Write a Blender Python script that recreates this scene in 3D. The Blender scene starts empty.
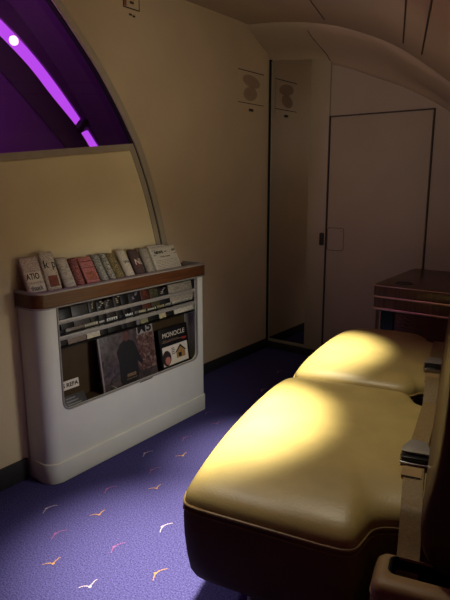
import bpy, bmesh, math, random
from mathutils import Vector, Matrix
from mathutils.bvhtree import BVHTree
random.seed(7)
C = bpy.context.collection
SC = bpy.context.scene

# ------------------------------------------------------------------ materials
def lin(c):
    return tuple((x/12.92 if x <= .04045 else ((x+.055)/1.055)**2.4) for x in [v/255 for v in c]) + (1,)

def mat(name, col, rough=.6, metal=0., spec=.4, noise=0., nscale=30., bump=0., bscale=200., coat=0., stretch=None):
    m = bpy.data.materials.new(name); m.use_nodes = True
    nt = m.node_tree; b = nt.nodes['Principled BSDF']
    c = lin(col)
    b.inputs['Base Color'].default_value = c
    b.inputs['Roughness'].default_value = rough
    b.inputs['Metallic'].default_value = metal
    b.inputs['Specular IOR Level'].default_value = spec
    b.inputs['Coat Weight'].default_value = coat
    tc = nt.nodes.new('ShaderNodeTexCoord'); mp = nt.nodes.new('ShaderNodeMapping')
    nt.links.new(tc.outputs['Object'], mp.inputs['Vector'])
    if stretch: mp.inputs['Scale'].default_value = stretch
    if noise > 0:
        n = nt.nodes.new('ShaderNodeTexNoise'); n.inputs['Scale'].default_value = nscale
        n.inputs['Detail'].default_value = 5
        nt.links.new(mp.outputs['Vector'], n.inputs['Vector'])
        r = nt.nodes.new('ShaderNodeValToRGB')
        r.color_ramp.elements[0].position = .3; r.color_ramp.elements[1].position = .7
        r.color_ramp.elements[0].color = tuple(x*(1-noise) for x in c[:3]) + (1,)
        r.color_ramp.elements[1].color = tuple(min(1, x*(1+noise)) for x in c[:3]) + (1,)
        nt.links.new(n.outputs['Fac'], r.inputs['Fac'])
        nt.links.new(r.outputs['Color'], b.inputs['Base Color'])
    if bump > 0:
        n2 = nt.nodes.new('ShaderNodeTexNoise'); n2.inputs['Scale'].default_value = bscale
        n2.inputs['Detail'].default_value = 3
        nt.links.new(mp.outputs['Vector'], n2.inputs['Vector'])
        bp = nt.nodes.new('ShaderNodeBump'); bp.inputs['Strength'].default_value = bump
        bp.inputs['Distance'].default_value = .004
        nt.links.new(n2.outputs['Fac'], bp.inputs['Height'])
        nt.links.new(bp.outputs['Normal'], b.inputs['Normal'])
    return m

def emit(name, col, strength):
    m = bpy.data.materials.new(name); m.use_nodes = True
    nt = m.node_tree; nt.nodes.clear()
    o = nt.nodes.new('ShaderNodeOutputMaterial'); e = nt.nodes.new('ShaderNodeEmission')
    e.inputs['Color'].default_value = lin(col); e.inputs['Strength'].default_value = strength
    nt.links.new(e.outputs[0], o.inputs[0])
    return m

def wood_mat(name, dark, light, scale=(1, 14, 60), rough=.35):
    m = bpy.data.materials.new(name); m.use_nodes = True
    nt = m.node_tree; b = nt.nodes['Principled BSDF']; b.inputs['Roughness'].default_value = rough
    tc = nt.nodes.new('ShaderNodeTexCoord'); mp = nt.nodes.new('ShaderNodeMapping')
    mp.inputs['Scale'].default_value = scale
    nt.links.new(tc.outputs['Object'], mp.inputs['Vector'])
    n = nt.nodes.new('ShaderNodeTexNoise'); n.inputs['Scale'].default_value = 3.; n.inputs['Detail'].default_value = 6
    n.inputs['Distortion'].default_value = .6
    nt.links.new(mp.outputs['Vector'], n.inputs['Vector'])
    r = nt.nodes.new('ShaderNodeValToRGB')
    r.color_ramp.elements[0].position = .3; r.color_ramp.elements[0].color = lin(dark)
    r.color_ramp.elements[1].position = .7; r.color_ramp.elements[1].color = lin(light)
    nt.links.new(n.outputs['Fac'], r.inputs['Fac']); nt.links.new(r.outputs['Color'], b.inputs['Base Color'])
    return m

def print_mat(name, paper, ink, scale=140., amount=.52, stretch=(1, 1, 1)):
    """newsprint: pale paper with rows of small grey marks"""
    m = bpy.data.materials.new(name); m.use_nodes = True
    nt = m.node_tree; b = nt.nodes['Principled BSDF']; b.inputs['Roughness'].default_value = .85
    b.inputs['Specular IOR Level'].default_value = .1
    tc = nt.nodes.new('ShaderNodeTexCoord'); mp = nt.nodes.new('ShaderNodeMapping')
    mp.inputs['Scale'].default_value = stretch
    nt.links.new(tc.outputs['Object'], mp.inputs['Vector'])
    n = nt.nodes.new('ShaderNodeTexNoise'); n.inputs['Scale'].default_value = scale; n.inputs['Detail'].default_value = 4
    nt.links.new(mp.outputs['Vector'], n.inputs['Vector'])
    r = nt.nodes.new('ShaderNodeValToRGB')
    r.color_ramp.elements[0].position = amount-.08; r.color_ramp.elements[0].color = lin(ink)
    r.color_ramp.elements[1].position = amount+.08; r.color_ramp.elements[1].color = lin(paper)
    nt.links.new(n.outputs['Fac'], r.inputs['Fac']); nt.links.new(r.outputs['Color'], b.inputs['Base Color'])
    return m

M = {}
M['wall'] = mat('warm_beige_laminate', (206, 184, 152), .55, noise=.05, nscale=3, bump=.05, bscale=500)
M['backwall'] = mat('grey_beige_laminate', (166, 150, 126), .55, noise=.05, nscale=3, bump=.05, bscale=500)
M['panel'] = mat('cream_panel', (214, 196, 152), .6, noise=.04, nscale=4, bump=.05, bscale=400)
M['ceil'] = mat('ceiling_laminate', (174, 154, 128), .7, noise=.04, nscale=2)
M['trim'] = mat('satin_grey_trim', (160, 148, 126), .42, metal=.1, noise=.05, nscale=20)
M['gap'] = mat('black_gap', (10, 8, 8), .8)
M['seam'] = mat('dark_seam', (66, 54, 46), .8)
M['base'] = mat('dark_baseboard', (46, 45, 44), .5, noise=.1, nscale=30)
M['white'] = mat('white_moulded_plastic', (216, 215, 200), .42, noise=.03, nscale=8, bump=.04, bscale=300)
M['inside'] = mat('brown_inner_panel', (66, 48, 24), .7, noise=.12, nscale=14)
M['greymetal'] = mat('brushed_grey_metal', (146, 140, 130), .42, metal=.12, noise=.08, nscale=60)
M['wood'] = wood_mat('warm_wood_veneer', (74, 41, 22), (106, 64, 36), (30, 1.5, 30))
M['darkwood'] = wood_mat('dark_wood_veneer', (66, 42, 28), (98, 64, 42), (20, 20, 2), .28)
M['brass'] = mat('satin_champagne_edge', (210, 170, 140), .3, metal=.8, noise=.05, nscale=30)
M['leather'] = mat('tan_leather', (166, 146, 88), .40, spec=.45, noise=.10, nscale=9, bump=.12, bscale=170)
M['shadeleather'] = mat('shade_darkened_leather', (112, 84, 56), .6, noise=.12, nscale=9, bump=.2, bscale=170)  # seat leather darkened: shade of the side faces put into the colour
M['thread'] = mat('seam_piping', (150, 124, 76), .5, noise=.15, nscale=80)
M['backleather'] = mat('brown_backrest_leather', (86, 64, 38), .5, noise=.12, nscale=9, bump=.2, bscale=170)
M['webbing'] = mat('tan_webbing', (128, 106, 66), .5, noise=.15, nscale=120, bump=.3, bscale=500)
M['chrome'] = mat('polished_chrome', (205, 205, 205), .14, metal=1., noise=.02, nscale=40)
M['lever'] = mat('brushed_steel_lever', (158, 152, 140), .42, metal=.55, noise=.06, nscale=80)
M['black'] = mat('black_plastic', (14, 13, 13), .35, noise=.1, nscale=30)
M['seatbase'] = mat('black_seat_base', (12, 11, 12), .6, noise=.1, nscale=30)
M['armrest'] = mat('tan_armrest_shell', (150, 122, 78), .5, noise=.08, nscale=12, bump=.1, bscale=200)
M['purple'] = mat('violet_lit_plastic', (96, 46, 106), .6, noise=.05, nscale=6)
M['darkpurple'] = mat('shaded_violet_plastic', (60, 26, 64), .6, noise=.05, nscale=6)  # shaded copy of the violet; band and reveal shade put into the colour
M['strip'] = emit('violet_strip_light', (184, 74, 232), 1.25)
M['glint'] = emit('pale_violet_glint', (255, 205, 255), 3.0)  # emission for a painted highlight
M['ink'] = mat('print_black', (24, 20, 18), .8, noise=.05, nscale=50)
M['faintink'] = mat('faint_brown_print', (166, 141, 116), .8, noise=.05, nscale=50)
M['fadedink'] = mat('faded_brown_print', (120, 96, 80), .8, noise=.05, nscale=50)
M['darkink'] = mat('dark_brown_print', (64, 48, 40), .8, noise=.05, nscale=50)
M['paperwhite'] = mat('paper_white', (214, 204, 186), .8, noise=.04, nscale=60)

# ------------------------------------------------------------------ helpers
def tag(o, label=None, cat=None, group=None, kind=None):
    if label: o['label'] = label
    if cat: o['category'] = cat
    if group: o['group'] = group
    if kind: o['kind'] = kind
    return o

def obj(name, bm, mats, parent=None, smooth=True, angle=35, loc=None):
    me = bpy.data.meshes.new(name)
    bmesh.ops.recalc_face_normals(bm, faces=bm.faces)
    bm.to_mesh(me); bm.free()
    for m in (mats if isinstance(mats, (list, tuple)) else [mats]): me.materials.append(m)
    if smooth:
        for p in me.polygons: p.use_smooth = True
        me.set_sharp_from_angle(angle=math.radians(angle))
    o = bpy.data.objects.new(name, me); C.objects.link(o)
    if parent: o.parent = parent
    if loc: o.location = loc
    return o

def empty(name, loc=(0, 0, 0), rz=0., mw=None):
    o = bpy.data.objects.new(name, None); C.objects.link(o)
    o.empty_display_size = .05
    if mw is not None: o.matrix_world = mw
    else:
        o.location = loc; o.rotation_euler = (0, 0, rz)
    return o

def box(bm, x0, x1, y0, y1, z0, z1, bev=0., seg=2, mi=0):
    t = bmesh.new()
    r = bmesh.ops.create_cube(t, size=1)
    for v in t.verts:
        v.co = Vector((x0+(v.co.x+.5)*(x1-x0), y0+(v.co.y+.5)*(y1-y0), z0+(v.co.z+.5)*(z1-z0)))
    if bev > 0:
        bmesh.ops.bevel(t, geom=list(t.edges), offset=bev, segments=seg, affect='EDGES', profile=.5)
    join(bm, t, mi)

def join(bm, t, mi=0, M4=None):
    mp = {}
    for v in t.verts:
        mp[v] = bm.verts.new(M4 @ v.co if M4 else v.co)
    for f in t.faces:
        try:
            nf = bm.faces.new([mp[v] for v in f.verts]); nf.material_index = mi
        except ValueError: pass
    t.free()

def prism(bm, pts, axis, a, b, mi=0, bev=0.):
    """extrude a closed polygon; axis 'x': pts are (y,z); 'y': (x,z); 'z': (x,y)"""
    def P(p, t):
        return {'x': (t, p[0], p[1]), 'y': (p[0], t, p[1]), 'z': (p[0], p[1], t)}[axis]
    t = bmesh.new()
    A = [t.verts.new(P(p, a)) for p in pts]; B = [t.verts.new(P(p, b)) for p in pts]
    n = len(pts)
    fa = t.faces.new(A); fb = t.faces.new(B[::-1])
    for i in range(n):
        t.faces.new([A[i], A[(i+1) % n], B[(i+1) % n], B[i]][::-1])
    if bev > 0:
        ed = [e for e in t.edges if (e in fa.edges[:] or e in fb.edges[:])]
        bmesh.ops.bevel(t, geom=ed, offset=bev, segments=2, affect='EDGES', profile=.5)
    join(bm, t, mi)

def tube(bm, pts, r, seg=8, mi=0, closed=False):
    pts = [Vector(p) for p in pts]; n = len(pts); rings = []
    prev = None
    for i, p in enumerate(pts):
        if closed: d = (pts[(i+1) % n]-pts[i-1])
        else: d = pts[min(i+1, n-1)]-pts[max(i-1, 0)]
        d.normalize()
        if prev is None:
            a = d.orthogonal().normalized()
        else:
            a = (prev-d*prev.dot(d)).normalized()
        prev = a; b = d.cross(a)
        rings.append([bm.verts.new(p+(a*math.cos(2*math.pi*k/seg)+b*math.sin(2*math.pi*k/seg))*r) for k in range(seg)])
    rng = range(n) if closed else range(n-1)
    for i in rng:
        A, B = rings[i], rings[(i+1) % n]
        for k in range(seg):
            f = bm.faces.new([A[k], A[(k+1) % seg], B[(k+1) % seg], B[k]]); f.material_index = mi
    if not closed:
        for R in (rings[0], rings[-1][::-1]):
            f = bm.faces.new(R[::-1]); f.material_index = mi

def loft(bm, rings, mi=0, cap0=True, cap1=True):
    R = [[bm.verts.new(p) for p in r] for r in rings]
    n = len(R[0])
    for A, B in zip(R, R[1:]):
        for k in range(n):
            f = bm.faces.new([A[k], A[(k+1) % n], B[(k+1) % n], B[k]]); f.material_index = mi
    if cap0: bm.faces.new(R[0][::-1]).material_index = mi
    if cap1: bm.faces.new(R[-1]).material_index = mi
    return R

def chaikin(pts, it=3):
    for _ in range(it):
        q = []
        for i in range(len(pts)):
            a, b = pts[i], pts[(i+1) % len(pts)]
            q.append((a[0]*.75+b[0]*.25, a[1]*.75+b[1]*.25)); q.append((a[0]*.25+b[0]*.75, a[1]*.25+b[1]*.75))
        pts = q
    return pts

def catmull(pts, sub=8):
    out = []
    n = len(pts)
    for i in range(n-1):
        p0, p1, p2, p3 = pts[max(i-1, 0)], pts[i], pts[i+1], pts[min(i+2, n-1)]
        for s in range(sub):
            t = s/sub
            out.append(tuple(.5*((2*b)+(-a+c)*t+(2*a-5*b+4*c-d)*t*t+(-a+3*b-3*c+d)*t**3) for a, b, c, d in zip(p0, p1, p2, p3)))
    out.append(tuple(pts[-1]))
    return out

def text_bm(body, size, M4, bm, mi=0, extrude=.0004, shear=0., width=None, thick=0.):
    cu = bpy.data.curves.new('t', 'FONT'); cu.body = body; cu.size = size; cu.align_x = 'CENTER'; cu.align_y = 'CENTER'
    cu.extrude = extrude; cu.shear = shear; cu.resolution_u = 3; cu.offset = thick
    o = bpy.data.objects.new('t', cu); C.objects.link(o)
    bpy.context.view_layer.update()
    dg = bpy.context.evaluated_depsgraph_get()
    me = bpy.data.meshes.new_from_object(o.evaluated_get(dg))
    bpy.data.objects.remove(o); bpy.data.curves.remove(cu)
    t = bmesh.new(); t.from_mesh(me); bpy.data.meshes.remove(me)
    if width and t.verts:
        xs = [v.co.x for v in t.verts]; s = width/(max(xs)-min(xs))
        for v in t.verts: v.co.x *= s
    join(bm, t, mi, M4)

# ------------------------------------------------------------------ camera
F = 550.6; pt = .2153; yw = .6499; rl = -.00304
fw = Vector((-math.sin(yw)*math.cos(pt), math.cos(yw)*math.cos(pt), -math.sin(pt)))
r0 = Vector((math.cos(yw), math.sin(yw), 0)); u0 = r0.cross(fw)
rt = r0*math.cos(rl)+u0*math.sin(rl); up = -r0*math.sin(rl)+u0*math.cos(rl)
cam = bpy.data.cameras.new('camera'); co = bpy.data.objects.new('camera', cam); C.objects.link(co)
cam.sensor_fit = 'VERTICAL'; cam.sensor_height = 24; cam.lens = 24*F/600; cam.clip_start = .02
co.matrix_world = Matrix(((rt.x, up.x, -fw.x, 0), (rt.y, up.y, -fw.y, 0), (rt.z, up.z, -fw.z, 1.30), (0, 0, 0, 1)))
SC.camera = co

TH = math.radians(14)
U = Vector((math.cos(TH), math.sin(TH), 0)); V = Vector((-math.sin(TH), math.cos(TH), 0))
def W(u, v, z): return U*u+V*v+Vector((0, 0, z))

# ------------------------------------------------------------------ floor (carpet with woven bird-like marks in the same mesh)
def carpet():
    m = bpy.data.materials.new('violet_blue_carpet'); m.use_nodes = True
    nt = m.node_tree; b = nt.nodes['Principled BSDF']; b.inputs['Roughness'].default_value = .95
    b.inputs['Specular IOR Level'].default_value = .05
    tc = nt.nodes.new('ShaderNodeTexCoord')
    n = nt.nodes.new('ShaderNodeTexNoise'); n.inputs['Scale'].default_value = 190; n.inputs['Detail'].default_value = 3
    nt.links.new(tc.outputs['Object'], n.inputs['Vector'])
    r = nt.nodes.new('ShaderNodeValToRGB')
    r.color_ramp.elements[0].position = .3; r.color_ramp.elements[0].color = lin((42, 38, 80))
    r.color_ramp.elements[1].position = .7; r.color_ramp.elements[1].color = lin((84, 79, 132))
    nt.links.new(n.outputs['Fac'], r.inputs['Fac']); nt.links.new(r.outputs['Color'], b.inputs['Base Color'])
    bp = nt.nodes.new('ShaderNodeBump'); bp.inputs['Strength'].default_value = .6; bp.inputs['Distance'].default_value = .004
    nt.links.new(n.outputs['Fac'], bp.inputs['Height']); nt.links.new(bp.outputs['Normal'], b.inputs['Normal'])
    return m
M['carpet'] = carpet()
M['mw'] = mat('woven_white', (166, 150, 164), .9, noise=.15, nscale=150)
M['mp'] = mat('woven_pink', (124, 70, 118), .9, noise=.15, nscale=150)
M['mo'] = mat('woven_orange', (160, 116, 76), .9, noise=.15, nscale=150)
fb = bmesh.new()
box(fb, -2.3, .95, -1.25, 3.6, -.06, 0)
def bird(cx, cy, mi, flip):
    # three strokes meeting in a knot: two wings and a short tail
    ex = Vector((math.cos(yw), math.sin(yw), 0)); ey = Vector((-math.sin(yw), math.cos(yw), 0))
    if flip == 0: arms = [(-.036, -.006), (.016, .034)]
    else: arms = [(.040, .022), (-.004, -.036)]
    for ax, ay in arms:
        prev = None
        k = 5
        for i in range(k):
            a = i/k; c = (i+1)/k-.03
            w = .0028*(1-.45*a)
            p0 = Vector((cx, cy, 0))+ex*(ax*a)+ey*(ay*a+.006*math.sin(a*3.1)); p1 = Vector((cx, cy, 0))+ex*(ax*c)+ey*(ay*c+.006*math.sin(c*3.1))
            d = (p1-p0).normalized(); nn = Vector((-d.y, d.x, 0))*w
            jit = random.uniform(-.0008, .0008)
            vs = [fb.verts.new((q.x+jit, q.y, .0012)) for q in (p0-nn, p1-nn*.9, p1+nn*.9, p0+nn)]
            fb.faces.new(vs).material_index = mi
    vs = [fb.verts.new((cx+.006*math.cos(t*math.pi/3), cy+.006*math.sin(t*math.pi/3), .0014)) for t in range(6)]
    fb.faces.new(vs).material_index = mi
spots = [(-1.787, 1.152, 1, 1), (-1.621, 1.073, 2, 1), (-1.487, .967, 3, 0), (-1.297, .972, 1, 0), (-1.583, 1.252, 3, 0), (-1.387, 1.155, 2, 1),
         (-1.17, 1.146, 3, 1), (-1.703, 1.397, 2, 1), (-1.329, 1.346, 1, 1), (-1.535, 1.528, 3, 0), (-1.662, 1.626, 2, 1), (-1.80, 1.719, 1, 1),
         (-1.634, 1.811, 3, 0), (-1.755, 1.956, 2, 1), (-1.86, 2.266, 2, 1), (-1.721, 2.189, 2, 0), (-1.58, 2.10, 1, 1),
         (-1.5, 2.40, 3, 1), (-1.65, 2.5, 2, 0), (-1.8, 2.75, 1, 1), (-1.6, 2.85, 3, 0), (-1.35, 2.7, 2, 1), (-1.9, 3.1, 3, 1), (-1.6, 3.2, 1, 0),
         (-1.10, .80, 2, 1), (-1.25, .70, 3, 0), (-1.40, .62, 1, 1), (-1.0, .55, 1, 0), (-1.65, .75, 2, 0), (-1.8, .85, 3, 1), (-.9, .35, 2, 1), (-1.5, .3, 3, 0)]
for s in spots: bird(*s)
o = obj('floor', fb, [M['carpet'], M['mw'], M['mp'], M['mo']], smooth=False); tag(o, kind='structure')

# ------------------------------------------------------------------ ceiling / right side wall (curved shell following the hull)
PROF = [(-2.9, 2.31), (-1.6, 2.312), (-1.42, 2.308), (-1.226, 2.29), (-1.046, 2.262), (-.843, 2.215), (-.65, 2.145), (-.41, 2.025), (-.126, 1.812),
        (0, 1.69), (.12, 1.54), (.205, 1.37), (.255, 1.15), (.275, .95)]
PR = catmull(PROF, 5)
def ceil_z(u):
    for (a, za), (b, zb) in zip(PR, PR[1:]):
        if a <= u <= b: return za+(zb-za)*(u-a)/(b-a)
    return PR[-1][1]
def shell(prof, name, m):
    bm = bmesh.new()
    out = [(u, z) for u, z in prof]
    rows = [[bm.verts.new(W(u, v, z)) for u, z in out] for v in (-2.2, -1, 0, 1, 2, 3, 4.4)]
    for A, B in zip(rows, rows[1:]):
        for k in range(len(A)-1): bm.faces.new([A[k], A[k+1], B[k+1], B[k]])
    for co_, no in (((0, 3.56, 0), (0, 1, 0)), ((0, -1.2, 0), (0, -1, 0)), ((-2.29, 0, 0), (-1, 0, 0))):
        bmesh.ops.bisect_plane(bm, geom=bm.verts[:]+bm.edges[:]+bm.faces[:], plane_co=co_, plane_no=no, clear_outer=True)
    return tag(obj(name, bm, m), kind='structure')
ceiling = shell([p for p in PR if p[0] <= .06], 'ceiling', M['ceil'])
wr = [p for p in PR if p[0] >= .06-.03]
wr = [p for p in PR if p[0] > .06]
last = [p for p in PR if p[0] <= .06][-1]
shell([last]+wr+[(.285, .6), (.285, 0)], 'wall_right', M['wall'])

# ceiling panel joints
bm = bmesh.new()
def on_ceiling(pairs, r=.0035):
    P = []
    for (u1, v1), (u2, v2) in pairs:
        for i in range(13):
            t = i/12; u = u1+(u2-u1)*t; v = v1+(v2-v1)*t
            P.append(W(u, v, ceil_z(u)-.001))
    tube(bm, P, r, 6)
on_ceiling([((-.80, 2.6), (-.842, 3.45))], .0025)
on_ceiling([((-.19, 1.7), (-.362, 3.2))])
on_ceiling([((-.11, 1.6), (-.262, 3.15))])
o = obj('trim_1', bm, M['seam']); tag(o, kind='structure')

# ------------------------------------------------------------------ back wall, door, mirror, soffit
bm = bmesh.new(); prism(bm, [(-2.3, 0), (-.56, 0), (-.56, 1.4), (-.8, 1.75), (-1.2, 2.1), (-1.6, 2.32), (-2.3, 2.36)], 'y', 3.55, 3.6)
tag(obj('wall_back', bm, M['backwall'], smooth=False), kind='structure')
bm = bmesh.new(); box(bm, -2.6, 1.0, -1.27, -1.2, 0, 2.4)
tag(obj('wall_front', bm, M['wall'], smooth=False), kind='structure')

# plain pillar strip between the mirror and the door
bm = bmesh.new(); box(bm, -1.935, -1.796, 3.535, 3.551, .055, 2.10, .004)
tag(obj('trim_2', bm, M['backwall']), kind='structure')

door = bmesh.new(); box(door, -1.785, -1.105, 3.538, 3.552, .03, 1.708, .004)
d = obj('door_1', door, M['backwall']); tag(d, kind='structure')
bm = bmesh.new()
box(bm, -1.796, -1.788, 3.533, 3.551, .0, 1.718, 0); box(bm, -1.103, -1.096, 3.541, 3.551, 0, 1.718, 0); box(bm, -1.796, -1.096, 3.541, 3.551, 1.711, 1.718, 0)
obj('door_gap', bm, M['seam'], d, smooth=False)
bm = bmesh.new(); box(bm, -1.836, -1.804, 3.520, 3.55, .842, .93, .006)
obj('door_handle', bm, mat('dark_brown_handle', (44, 34, 28), .5, noise=.1), d)
bm = bmesh.new()
rr = chaikin([(-1.775, .812), (-1.775, .972), (-1.66, .972), (-1.66, .812)], 0)
def rrect(a0, a1, b0, b1, r, n=5):
    P = []
    for cx, cy, s in ((a1-r, b1-r, 0), (a0+r, b1-r, 1), (a0+r, b0+r, 2), (a1-r, b0+r, 3)):
        for i in range(n+1):
            t = (s+i/n)*math.pi/2; P.append((cx+r*math.cos(t), cy+r*math.sin(t)))
    return P
prism(bm, rrect(-1.778, -1.655, .812, .968, .014), 'y', 3.5345, 3.54)
lp = obj('latch_plate', bm, M['backwall'], d)
bm = bmesh.new(); tube(bm, [(x, 3.5345, z) for x, z in rrect(-1.778, -1.655, .812, .968, .014)], .0016, 6, closed=True)
box(bm, -1.676, -1.670, 3.531, 3.535, .942, .948, .001)
obj('plate_outline', bm, M['darkink'], lp)

# mirror
mm = bpy.data.materials.new('tinted_mirror'); mm.use_nodes = True
b = mm.node_tree.nodes['Principled BSDF']; b.inputs['Metallic'].default_value = 1; b.inputs['Roughness'].default_value = .03
n = mm.node_tree.nodes.new('ShaderNodeTexNoise'); n.inputs['Scale'].default_value = 2
r = mm.node_tree.nodes.new('ShaderNodeValToRGB'); r.color_ramp.elements[0].color = (.50, .45, .42, 1); r.color_ramp.elements[1].color = (.54, .49, .46, 1)
mm.node_tree.links.new(n.outputs['Fac'], r.inputs['Fac']); mm.node_tree.links.new(r.outputs['Color'], b.inputs['Base Color'])
mir = empty('wall_mirror', (-2.10, 3.55, .06))
tag(mir, 'tall narrow tinted mirror panel on back wall in the left corner', 'mirror')
bm = bmesh.new(); box(bm, -.155, .165, -.012, -.001, .02, 2.06)
obj('mirror_glass', bm, mm, mir, smooth=False)
bm = bmesh.new(); box(bm, -.165, -.155, -.016, 0, 0, 2.06, .002); box(bm, .158, .166, -.015, 0, 0, 2.06, .002)
box(bm, -.165, .166, -.016, 0, -.004, .02, .003)
obj('mirror_frame', bm, M['trim'], mir)
bm = bmesh.new(); box(bm, -2.279, -2.262, 3.528, 3.551, 0, 2.13)
tag(obj('trim_3', bm, M['gap'], smooth=False), kind='structure')

# arched soffit across the back wall
ST = [(-2.282, 2.312, 2.12), (-2.1, 2.292, 2.094), (-1.96, 2.278, 2.080), (-1.85, 2.258, 2.062), (-1.74, 2.233, 2.03), (-1.596, 2.188, 1.977), (-1.46, 2.137, 1.92),
      (-1.326, 2.07, 1.867), (-1.135, 1.945, 1.768), (-1.012, 1.855, 1.689), (-.85, 1.72, 1.56), (-.7, 1.55, 1.40), (-.6, 1.40, 1.25)]
ST = catmull(ST, 4)
bm = bmesh.new(); rows = []
for x, zf, zb in ST:
    prof = [(3.262, zf+.03), (3.262, zf-.004), (3.272, zf-.022), (3.30, zf-.042), (3.36, zf-.075), (3.44, zf-.115), (3.50, zb+.055), (3.535, zb+.02), (3.55, zb), (3.556, zb), (3.556, zf+.03)]
    rows.append([(x, y, z) for y, z in prof])
loft(bm, rows)
tag(obj('trim_4', bm, M['ceil'], angle=60), kind='structure')
bm = bmesh.new()
x, zf, zb = -1.80, 2.246, 2.048
tube(bm, [(x-.05, 3.30, zf-.042+.012), (x-.045, 3.36, zf-.075+.01), (x-.03, 3.44, zf-.115+.008), (x-.015, 3.50, zb+.057), (x-.005, 3.535, zb+.02)], .0022, 6)
tag(obj('trim_5', bm, M['seam']), kind='structure')

# ------------------------------------------------------------------ left wall: main lining, arch, lower panel, window
XP, XW = -2.06, -2.28
ARCH = catmull([(2.32, 0), (2.285, .35), (2.235, .7), (2.172, 1.0), (2.10, 1.25), (2.02, 1.45), (1.965, 1.55), (1.887, 1.67), (1.79, 1.80), (1.70, 1.90), (1.605, 2.0), (1.50, 2.1), (1.37, 2.2), (1.22, 2.31)], 5)
def off(curve, d):
    out = []
    n = len(curve)
    for i in range(n):
        a = curve[max(i-1, 0)]; b = curve[min(i+1, n-1)]
        ty, tz = b[0]-a[0], b[1]-a[1]; l = math.hypot(ty, tz)
        out.append((curve[i][0]-tz/l*d, curve[i][1]+ty/l*d))    # positive d goes to the inside (lower y)
    return out
bm = bmesh.new(); prism(bm, ARCH+[(3.56, 2.312), (3.56, 0)], 'x', XW-.02, XW)
tag(obj('wall_left', bm, M['wall'], smooth=False), kind='structure')
def strip_prism(curve, d0, d1, x0, x1, name, m):
    bm = bmesh.new()
    A = off(curve, d0); B = off(curve, d1)
    loft(bm, [[(x0, *a), (x1, *a), (x1, *b_), (x0, *b_)] for a, b_ in zip(A, B)])
    return tag(obj(name, bm, m), kind='structure')
strip_prism(ARCH, 0, .036, XW-.02, XP+.012, 'trim_6', M['trim'])
strip_prism(ARCH, .036, .038, XW-.02, XP-.02, 'trim_11', M['darkpurple'])
strip_prism(ARCH, .036, .044, XP-.02, XP+.004, 'trim_7', M['gap'])
def sill(y): return 1.403+(y-1.25)*.100
low = [p for p in ARCH if p[1] < 1.60]
inner0 = off(low, .044); inner1 = off(low, .074)
def cut(cv, dz=0):
    out = []
    for a, b_ in zip(cv, cv[1:]):
        out.append(a)
        za, zb = sill(a[0])+dz, sill(b_[0])+dz
        if b_[1] > zb:
            t = (za-a[1])/((b_[1]-a[1])-(zb-za)); out.append((a[0]+(b_[0]-a[0])*t, a[1]+(b_[1]-a[1])*t)); return out
    out.append(cv[-1]); return out
c0 = cut(inner0); c1 = cut(inner1, -.03)
# band: right stile + top rail of the lower panel, mitred
bm = bmesh.new()
prism(bm, c0+[(-1.2, sill(-1.2)), (-1.2, sill(-1.2)-.03)]+c1[::-1], 'x', XP-.03, XP+.006, bev=0)
tag(obj('trim_8', bm, M['trim'], smooth=False), kind='structure')
bm = bmesh.new(); prism(bm, [(-1.2, 0)]+c1+[(-1.2, sill(-1.2)-.03)], 'x', XP-.03, XP)
tag(obj('wall_partition', bm, M['panel'], smooth=False), kind='structure')
# glass of the arched window
gm = bpy.data.materials.new('dark_clear_glass'); gm.use_nodes = True
nt = gm.node_tree; nt.nodes.clear()
oo = nt.nodes.new('ShaderNodeOutputMaterial'); tr = nt.nodes.new('ShaderNodeBsdfTransparent'); gl = nt.nodes.new('ShaderNodeBsdfGlossy'); mx = nt.nodes.new('ShaderNodeMixShader')
tr.inputs['Color'].default_value = (.93, .9, .94, 1); gl.inputs['Roughness'].default_value = .02; mx.inputs['Fac'].default_value = .03
nt.links.new(tr.outputs[0], mx.inputs[1]); nt.links.new(gl.outputs[0], mx.inputs[2]); nt.links.new(mx.outputs[0], oo.inputs[0])
gcurve = [p for p in off(ARCH, .04) if p[1] > sill(p[0])-.01]
bm = bmesh.new(); prism(bm, gcurve+[(-1.2, 2.31), (-1.2, sill(-1.2)-.01)], 'x', XP-.034, XP-.03)
tag(obj('window_1', bm, gm, smooth=False), kind='structure')

# the violet-lit stair cabin behind the glass
SU = catmull([(1.30, 2.25), (1.46, 2.17), (1.60, 2.085), (1.775, 1.955), (1.923, 1.815), (2.084, 1.635), (2.199, 1.495), (2.30, 1.36)], 5)
SL = catmull([(1.28, 2.17), (1.45, 2.09), (1.592, 2.003), (1.767, 1.868), (1.898, 1.736), (2.045, 1.595), (2.13, 1.49), (2.22, 1.36)], 5)
SB = catmull([(1.1, 2.17), (1.35, 2.03), (1.615, 1.82), (1.779, 1.669), (1.958, 1.493), (2.05, 1.39)], 5)
bm = bmesh.new(); prism(bm, SU+[(2.75, 1.36), (2.75, 2.32), (1.30, 2.32)], 'x', -2.66, -2.585)
tag(obj('wall_stairwell', bm, M['purple'], smooth=False), kind='structure')
bm = bmesh.new(); prism(bm, SL+SB[::-1], 'x', -2.66, -2.59)
tag(obj('trim_9', bm, M['darkpurple'], smooth=False), kind='structure')
bm = bmesh.new(); prism(bm, SB+[(-1.2, 1.36), (-1.2, 2.32), (1.1, 2.32)], 'x', -2.70, -2.61)
tag(obj('wall_stairside', bm, M['purple'], smooth=False), kind='structure')
bm = bmesh.new(); prism(bm, [(2.75, 1.3), (2.75, 1.36), (-1.2, 1.36), (-1.2, 1.3)], 'x', -2.70, -2.3)
box(bm, -2.70, -2.3, -1.2, 2.75, 2.312, 2.34); box(bm, -2.70, -2.3, 2.75, 2.78, 1.3, 2.34)
tag(obj('wall_stairframe', bm, M['darkpurple'], smooth=False), kind='structure')
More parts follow.
